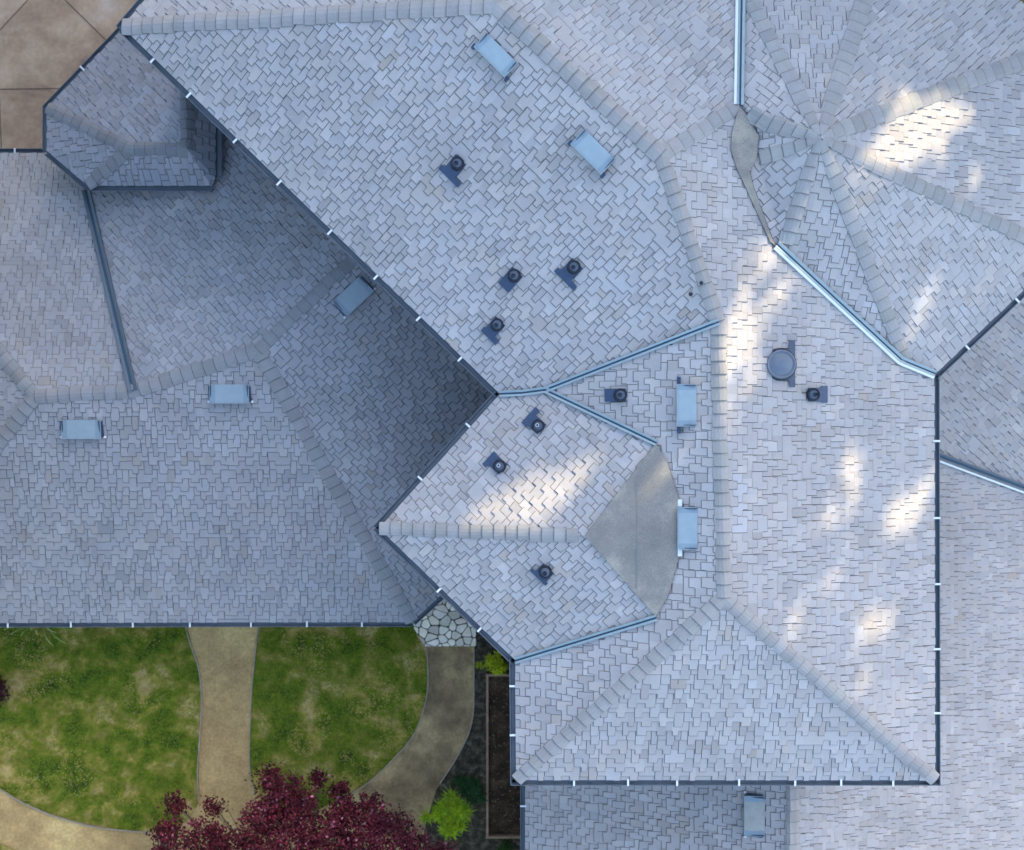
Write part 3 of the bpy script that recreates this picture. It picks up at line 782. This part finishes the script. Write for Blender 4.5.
# stained concrete paving, upper left
sheet('concrete_paving', [(-260, -200), (330, -200), (330, 60), (140, 200), (-260, 200)], .012, M_CONC)
for a, b in (((60, -5), (112, 46)), ((0, 30), (26, 2)), ((-60, 90), (70, 88.5)), ((-1, 90), (2, 160)), ((26, 2), (60, -40)), ((-80, 20), (0, 30))):
    A, B = W(*a, .012), W(*b, .012); d = B-A; n = Vector((-d.y, d.x, 0)).normalized()*.012
    mb = MB(); mb.add([A-n+Vector((0, 0, .004)), A+n+Vector((0, 0, .004)), B+n+Vector((0, 0, .004)), B-n+Vector((0, 0, .004))], [(0, 3, 2, 1)])
    tag(mb.build('paving_joint', M_JOINT), kind='structure')

# ================================================================== PLANTS
def leaf_quads(points, size, cols, rnd, spread=1.0, aspect=.6, up=.4):
    v, f, t = [], [], []
    for (p, c) in zip(points, cols):
        n = Vector((rnd.gauss(0, spread), rnd.gauss(0, spread), rnd.gauss(up, .5))).normalized()
        a = n.orthogonal().normalized(); a.rotate(Matrix.Rotation(rnd.uniform(0, 6.283), 3, n)); b = n.cross(a)
        s = size*rnd.uniform(.6, 1.35); k = len(v)
        v += [p-a*s, p-b*s*aspect+n*s*.15, p+a*s, p+b*s*aspect+n*s*.15]
        f.append((k, k+1, k+2, k+3)); t.append(c)
    return v, f, t
def red_maple():
    rnd = random.Random(3)
    base = W(305, 905, 0)
    t = empty('maple_tree', base); tag(t, 'dark red leaved maple tree overhanging the bottom edge of the garden', 'tree')
    lobes = []                                   # px, py, z, radius px
    for (x, y, z, r) in [(168, 836, 2.0, 17), (176, 806, 1.3, 11), (213, 806, 1.5, 8), (205, 842, 2.3, 24), (236, 850, 2.6, 22),
                         (282, 800, 2.5, 26), (270, 778, 1.7, 13), (300, 812, 2.7, 22), (262, 822, 2.7, 22), (340, 792, 1.6, 11), (318, 778, 1.2, 8), (345, 812, 2.5, 16),
                         (366, 815, 2.6, 21), (392, 832, 2.5, 24), (330, 842, 3.0, 30), (292, 850, 3.1, 32), (362, 856, 2.9, 28), (416, 846, 2.2, 16), (440, 858, 2.0, 15),
                         (250, 880, 3.0, 34), (320, 890, 3.3, 40), (390, 890, 2.8, 32), (200, 885, 2.5, 28), (160, 870, 2.0, 22), (300, 940, 3.0, 44), (380, 940, 2.6, 34), (220, 940, 2.6, 34)]:
        c = W(x, y, z); lobes.append((c, r*(H-z)/F))
    pts, cols = [], []
    for c, r in lobes:
        # twiggy sub-clumps through the lobe's volume, so the outline is ragged
        for _ in range(int(95*(r/.5)**2)+12):
            d = Vector((rnd.gauss(0, 1), rnd.gauss(0, 1), rnd.gauss(0, .7))).normalized()
            q = c+d*r*rnd.uniform(.35, 1.08); q.z = c.z+(q.z-c.z)*.7
            tone = rnd.choice((.45, .7, 1, 1.25, 1.6)); sr = rnd.uniform(.05, .1)
            for _ in range(13):
                p = q+Vector((rnd.gauss(0, sr), rnd.gauss(0, sr), rnd.gauss(0, sr*.7)))
                v = tone*rnd.uniform(.6, 1.4)
                if rnd.random() < .045: cols.append((.3*v, .10*v, .12*v))
                else: cols.append((.105*v, .012*v, .018*v))
                pts.append(p)
    v, f, tt = leaf_quads(pts, .036, cols, rnd, .7, .75, .7)
    obj('crown', v, f, M_LEAF, t, tt)
    mb = MB(); mb.tube([base, base+Vector((.05, .0, .6)), base+Vector((.1, .1, 1.3))], [.12, .09, .07]); root = base+Vector((.1, .1, 1.2))
    for c, r in lobes:
        m = root.lerp(c, .55)+Vector((0, 0, -.12)); mb.tube([root, m, c+Vector((0, 0, -r*.2))], [.045, .028, .01], 6)
        for _ in range(3):
            e = c+Vector((rnd.gauss(0, r*.5), rnd.gauss(0, r*.5), rnd.gauss(0, r*.25))); mb.tube([m, e], [.016, .005], 5)
    mb.build('trunk', M_BARK, t)
red_maple()
def spiky_shrub(px, py, z, r_px, n, label, c0, c1, seed, length=1.0, upz=.5, group=None):
    rnd = random.Random(seed); base = W(px, py, 0); r = r_px*(H-z)/F
    t = empty('spiky_shrub', base); tag(t, label, 'shrub', group)
    v, f, tt = [], [], []
    tufts = [(base+Vector((rnd.gauss(0, r*.3), rnd.gauss(0, r*.3), z*rnd.uniform(.3, .85))), rnd.uniform(.75, 1.25)) for _ in range(26)]
    for k in range(n):
        tc_, ton = rnd.choice(tufts)
        az = rnd.uniform(0, 6.283); el = rnd.uniform(.1, 1.45)
        d = Vector((math.cos(az)*math.cos(el), math.sin(az)*math.cos(el), math.sin(el)*upz)); l = r*rnd.uniform(.25, .75)
        o = tc_+Vector((rnd.gauss(0, .03), rnd.gauss(0, .03), 0))
        w = Vector((-math.sin(az), math.cos(az), 0))*rnd.uniform(.007, .014); q = len(v)
        m = o+d*l*.3+Vector((0, 0, .03)); e = o+d*l*.62+Vector((0, 0, -.02*r))
        v += [o-w*.7, o+w*.7, m+w, m-w, e]
        f += [(q, q+1, q+2, q+3), (q+3, q+2, q+4)]
        x = rnd.random(); x = x*x if rnd.random() < .5 else x
        c = tuple(a+(b-a)*x for a, b in zip(c0, c1)); s = rnd.uniform(.8, 1.2)*ton; c = tuple(q_*s for q_ in c); tt += [c, c]
    obj('foliage', v, f, M_LEAF, t, tt)
    mb = MB()
    for k in range(5):
        a = rnd.uniform(0, 6.28); mb.tube([base, base+Vector((math.cos(a)*r*.3, math.sin(a)*r*.3, z*.6))], [.018, .007], 6)
    mb.build('stem', M_BARK, t)
spiky_shrub(449, 808, .75, 29, 2600, 'larger bright lime green spiky shrub beside the curved path', (.13, .25, .004), (.36, .42, .008), 1)
spiky_shrub(496, 661, .6, 15, 1300, 'small yellow green shrub tucked under the eave corner above the timber bed', (.2, .26, .005), (.52, .5, .01), 2)
spiky_shrub(470, 785, .5, 21, 1300, 'dark green low shrub just above the larger lime green shrub', (.008, .03, .006), (.02, .06, .01), 4)
def leafy_shrub(px, py, z, r_px, n, label, cols, seed):
    rnd = random.Random(seed); base = W(px, py, 0); r = r_px*(H-z)/F
    t = empty('leafy_shrub', base); tag(t, label, 'shrub')
    pts, cs = [], []
    for _ in range(n):
        d = Vector((rnd.gauss(0, 1), rnd.gauss(0, 1), rnd.gauss(0, 1))).normalized()*r*rnd.uniform(.5, 1.1)
        pts.append(base+Vector((d.x, d.y, z*.55+d.z*.8))); c = rnd.choice(cols); s = rnd.uniform(.6, 1.4); cs.append(tuple(q*s for q in c))
    v, f, tt = leaf_quads(pts, .035, cs, rnd); obj('foliage', v, f, M_LEAF, t, tt)
    mb = MB()
    for k in range(6):
        a = rnd.uniform(0, 6.28); mb.tube([base, base+Vector((math.cos(a)*r*.5, math.sin(a)*r*.5, z*.7))], [.015, .005], 6)
    mb.build('stem', M_BARK, t)
leafy_shrub(-3, 689, .6, 17, 1500, 'dark maroon shrub cut by the left edge of the lawn', [(.05, .01, .016), (.08, .015, .025), (.03, .012, .012)], 9)
spiky_shrub(505, 848, .4, 16, 500, 'dark green tuft below the timber bed at the bottom edge', (.01, .035, .004), (.04, .09, .01), 14)
def strap_plant():
    rnd = random.Random(12); base = W(48, 615, 0); t = empty('strap_leaf_plant', base)
    tag(t, 'clump of long pale green strap leaves poking out from under the gutter over the lawn', 'plant')
    mb = MB()
    for (x, y, w) in ((12, 634, .03), (22, 636, .03), (40, 634, .03), (58, 632, .03), (55, 645, .024), (68, 643, .04), (33, 630, .03), (80, 630, .03), (62, 627, .03), (5, 629, .025)):
        tip = W(x, y, .55); d = tip-base; s = Vector((-d.y, d.x, 0)).normalized()*w
        rows = []
        for k in range(7):
            u = k/6; p = base.lerp(tip, u); p.z = .1+.75*math.sin(u*2.2)*.9; ww = s*(1-.75*u**2)
            rows.append((p-ww, p+ww))
        c = rnd.choice([(.2, .26, .05), (.16, .22, .04), (.28, .28, .09)])
        for (a, b), (c2, d2) in zip(rows, rows[1:]): mb.add([a, b, d2, c2], [(0, 1, 2, 3)], 0, c)
    mb.build('leaves', M_LEAF, t, True)
strap_plant()

# ================================================================== TALL TREES whose shade lies over the roofs
hx, hy = math.sin(SUN_AZ), math.cos(SUN_AZ)
BA = Vector((-hy, hx, 0)); BB = S.cross(BA); BB = BB if BB.z > 0 else -BB
def ab(p): return (p.dot(BA), p.dot(BB))
def facez(x, y):
    z = 7.0
    for _ in range(4):
        p = W0(x, y, z); zz = roofz(hs, p.x, p.y)
        if zz is None: zz = E+LIFT_MAIN
        z = zz
    return z
GAPS = []        # (outline in the plane across the sunbeams, share of the leaves missing there)
def gap(pts, dens=1.0):
    q = [ab(W0(x, y, facez(x, y))) for x, y in pts]
    ca, cb_ = sum(p[0] for p in q)/len(q), sum(p[1] for p in q)/len(q)
    out = []
    for p in q:                                  # room for the leaves that reach in over the edge
        l = math.hypot(p[0]-ca, p[1]-cb_); k = (l+.11)/max(l, .01); out.append((ca+(p[0]-ca)*k, cb_+(p[1]-cb_)*k))
    GAPS.append((out, dens))
def ell(cx, cy, rx, ry, deg, dens=1.0, n=14):
    a = math.radians(deg); out = []
    for k in range(n):
        t = 2*math.pi*k/n; r = 1+.16*math.sin(3*t+cx)+.1*math.sin(5*t+cy)
        u, v = rx*math.cos(t)*r, ry*math.sin(t)*r
        out.append((cx+u*math.cos(a)+v*math.sin(a), cy-u*math.sin(a)+v*math.cos(a)))
    gap(out, dens)
ell(924, 130, 46, 25, 28, 1.0); ell(886, 152, 30, 14, 20, .95); ell(893, 98, 11, 9, 30, .8); ell(968, 186, 16, 6, 50, .55); ell(866, 188, 16, 9, 50, .6); ell(940, 165, 14, 7, 40, .4)
ell(737, 320, 34, 8, 70, 1.0); ell(765, 318, 22, 8, 55, .95); ell(752, 268, 24, 8, 75, .9); ell(770, 264, 18, 8, 110, .9); ell(790, 290, 13, 6, 50, .95); ell(733, 400, 30, 4, 86, .55); ell(728, 350, 26, 5, 84, .7)
ell(520, 505, 52, 19, 22, 1.0); ell(562, 482, 32, 15, 25, 1.0); ell(490, 518, 26, 8, 15, .8); ell(540, 522, 50, 6, 0, .7)
ell(622, 522, 36, 16, 38, .6); ell(636, 500, 24, 12, 70, .55)
ell(851, 464, 15, 8, 70, .65); ell(822, 518, 20, 9, 25, .9); ell(845, 505, 14, 6, 40, .8); ell(905, 514, 20, 12, 45, 1.0); ell(930, 482, 10, 4, 60, .7)
ell(830, 582, 9, 5, 50, .8); ell(797, 622, 11, 8, 70, .6); ell(874, 628, 20, 10, 45, .95); ell(868, 686, 12, 8, 30, .65); ell(880, 548, 18, 8, 60, .3)
ell(913, 322, 14, 6, 60, .45); ell(905, 345, 10, 4, 60, .6); ell(925, 296, 12, 6, 60, .3)
ell(850, 255, 8, 4, 60, .2)
corners = [W(x, y, z) for x in (-20, 1044) for y in (-20, 870) for z in (0, 3, 7.6)]
As, Bs = [ab(c)[0] for c in corners], [ab(c)[1] for c in corners]
a0, a1, b0, b1 = min(As)-.4, max(As)+.4, min(Bs)-.3, max(Bs)+.6
DT = 34.0
NT = 6
rt = random.Random(21)
tv = [([], [], []) for _ in range(NT)]
stepg = .17
gboxes = [(min(q[0] for q in g_), max(q[0] for q in g_), min(q[1] for q in g_), max(q[1] for q in g_)) for g_, _ in GAPS]
ai = a0
while ai < a1:
    bi = b0
    while bi < b1:
        for lay in range(3):
            a = ai+rt.uniform(0, stepg); b = bi+rt.uniform(0, stepg)
            skip = False
            for (poly, dens), bx in zip(GAPS, gboxes):
                if bx[0]-.02 < a < bx[1]+.02 and bx[2]-.02 < b < bx[3]+.02 and inside(a, b, poly):
                    if rt.random() < (dens if dens >= .9 else dens**.35): skip = True; break
            if skip: continue
            ti = min(NT-1, max(0, int((a-a0)/(a1-a0)*NT+rt.gauss(0, .12))))
            # solve the beam position so that the leaf sits about DT metres out
            p0 = BA*a+BB*b; hor = p0.x*hx+p0.y*hy; tt_ = (DT+rt.gauss(0, 1.1)-hor)/math.cos(SUN_EL)
            p = p0+S*tt_
            n = (S+Vector((rt.gauss(0, .45), rt.gauss(0, .45), rt.gauss(0, .45)))).normalized()
            u = n.orthogonal().normalized(); u.rotate(Matrix.Rotation(rt.uniform(0, 6.283), 3, n)); w = n.cross(u); s = rt.uniform(.15, .21)
            V, Fc, Tn = tv[ti]; k = len(V); V += [p-u*s, p-w*s*.8, p+u*s, p+w*s*.8]; Fc.append((k, k+1, k+2, k+3))
            q = rt.uniform(.7, 1.3); Tn.append((.045*q, .075*q, .028*q))
        bi += stepg
    ai += stepg
for i in range(NT):
    V, Fc, Tn = tv[i]
    ac = a0+(a1-a0)*(i+.5)/NT; c = BA*ac+Vector((hx, hy, 0))*DT; c.z = 0
    t = empty('evergreen_tree', c); tag(t, 'tall dense evergreen tree shading the roofs from beyond the top right corner', 'tree', 'evergreens beyond the roofs')
    zt = max(v.z for v in V); zl = min(v.z for v in V)
    # pointed top and lower skirts, thinner foliage
    for _ in range(1500):
        if rt.random() < .35: z = zt+rt.uniform(-.5, 2.5); r = 1.6*(1-(z-zt)/2.6)
        else: z = rt.uniform(3, zl+1); r = 2.3
        an = rt.uniform(0, 6.28); rr = r*math.sqrt(rt.random())
        p = Vector((c.x+math.cos(an)*rr, c.y+math.sin(an)*rr, z)); n = Vector((rt.gauss(0, 1), rt.gauss(0, 1), rt.gauss(.4, .6))).normalized()
        u = n.orthogonal().normalized(); w = n.cross(u); s = rt.uniform(.15, .25); k = len(V)
        V += [p-u*s, p-w*s*.8, p+u*s, p+w*s*.8]; Fc.append((k, k+1, k+2, k+3)); q = rt.uniform(.7, 1.3); Tn.append((.045*q, .075*q, .028*q))
    obj('crown', V, Fc, M_LEAF, t, Tn)
    mb = MB(); mb.tube([c, c+Vector((0, 0, zt*.5)), c+Vector((0, 0, zl))], [.4, .28, .2], 10)
    mb.build('trunk', M_BARK, t)

for i, (deg, rad, ht) in enumerate(((128, 20, 15), (146, 18.5, 17), (163, 19, 16), (180, 18, 17), (197, 19, 15), (214, 19.5, 17), (231, 19, 16), (249, 19, 15), (267, 20, 13))):
    an = math.radians(deg); c = Vector((math.cos(an)*rad, math.sin(an)*rad, 0))  # unseen trees added on this side to block low sky light
    t = empty('sky_blocker_tree', c); tag(t, 'unseen broadleaf tree added beyond the left and lower edge to cut sky light', 'tree', 'added broadleaf trees that cut the sky light')
    V, Fc, Tn = [], [], []
    blobs = [(c+Vector((rt.gauss(0, 1.3), rt.gauss(0, 1.3), rt.uniform(ht*.35, ht*.85))), rt.uniform(1.5, 2.4)) for _ in range(11)]
    for bc, br in blobs:
        for _ in range(330):
            d = Vector((rt.gauss(0, 1), rt.gauss(0, 1), rt.gauss(0, 1))).normalized()*br*rt.uniform(.6, 1.05); p = bc+d
            n = Vector((rt.gauss(0, 1), rt.gauss(0, 1), rt.gauss(.5, .6))).normalized(); u = n.orthogonal().normalized(); w = n.cross(u); sz = rt.uniform(.16, .3); k = len(V)
            V += [p-u*sz, p-w*sz*.7, p+u*sz, p+w*sz*.7]; Fc.append((k, k+1, k+2, k+3)); q = rt.uniform(.7, 1.3); Tn.append((.05*q, .08*q, .025*q))
    obj('crown', V, Fc, M_LEAF, t, Tn)
    mb = MB(); mb.tube([c, c+Vector((.1, .1, ht*.35)), c+Vector((0, 0, ht*.7))], [.32, .24, .1], 10)
    for bc, br in blobs: mb.tube([c+Vector((.08, .08, ht*.33)), bc], [.12, .04], 6)
    mb.build('trunk', M_BARK, t)

# ================================================================== LIGHT, SKY, CAMERA
sc = bpy.context.scene
wd = bpy.data.worlds.new('World'); sc.world = wd; wd.use_nodes = True
nt = wd.node_tree; bg = nt.nodes['Background']; sky = nt.nodes.new('ShaderNodeTexSky')
sky.sky_type = 'NISHITA'; sky.sun_disc = False; sky.sun_elevation = SUN_EL; sky.sun_rotation = SUN_AZ
sky.altitude = 50; sky.air_density = 1.0; sky.dust_density = 1.5; sky.ozone_density = 1.0
nt.links.new(sky.outputs[0], bg.inputs[0]); bg.inputs[1].default_value = SKY_STRENGTH
sl = bpy.data.lights.new('sun', 'SUN'); sl.energy = SUN_STRENGTH; sl.angle = math.radians(.55); sl.color = (1, .86, .56)
so = bpy.data.objects.new('sun', sl); C.objects.link(so); so.rotation_euler = (-S).to_track_quat('-Z', 'Y').to_euler(); so.location = S*60
cam = bpy.data.cameras.new('camera'); co = bpy.data.objects.new('camera', cam); C.objects.link(co)
co.location = (0, 0, H); co.rotation_euler = (0, 0, 0)
cam.sensor_width = 36; cam.sensor_fit = 'HORIZONTAL'; cam.lens = 36*F/1024; cam.clip_end = 1500; cam.clip_start = .1
cam.dof.use_dof = True; cam.dof.focus_distance = 22.0; cam.dof.aperture_fstop = cam.lens/1000/.1
sc.camera = co
sc.render.engine = 'CYCLES'; sc.render.resolution_x = 1024; sc.render.resolution_y = 850
sc.cycles.use_denoising = True; sc.cycles.max_bounces = 6
sc.view_settings.view_transform = 'Standard'; sc.view_settings.look = 'None'; sc.view_settings.gamma = 1
sc.view_settings.use_curve_mapping = False; sc.view_settings.exposure = EXPOSURE
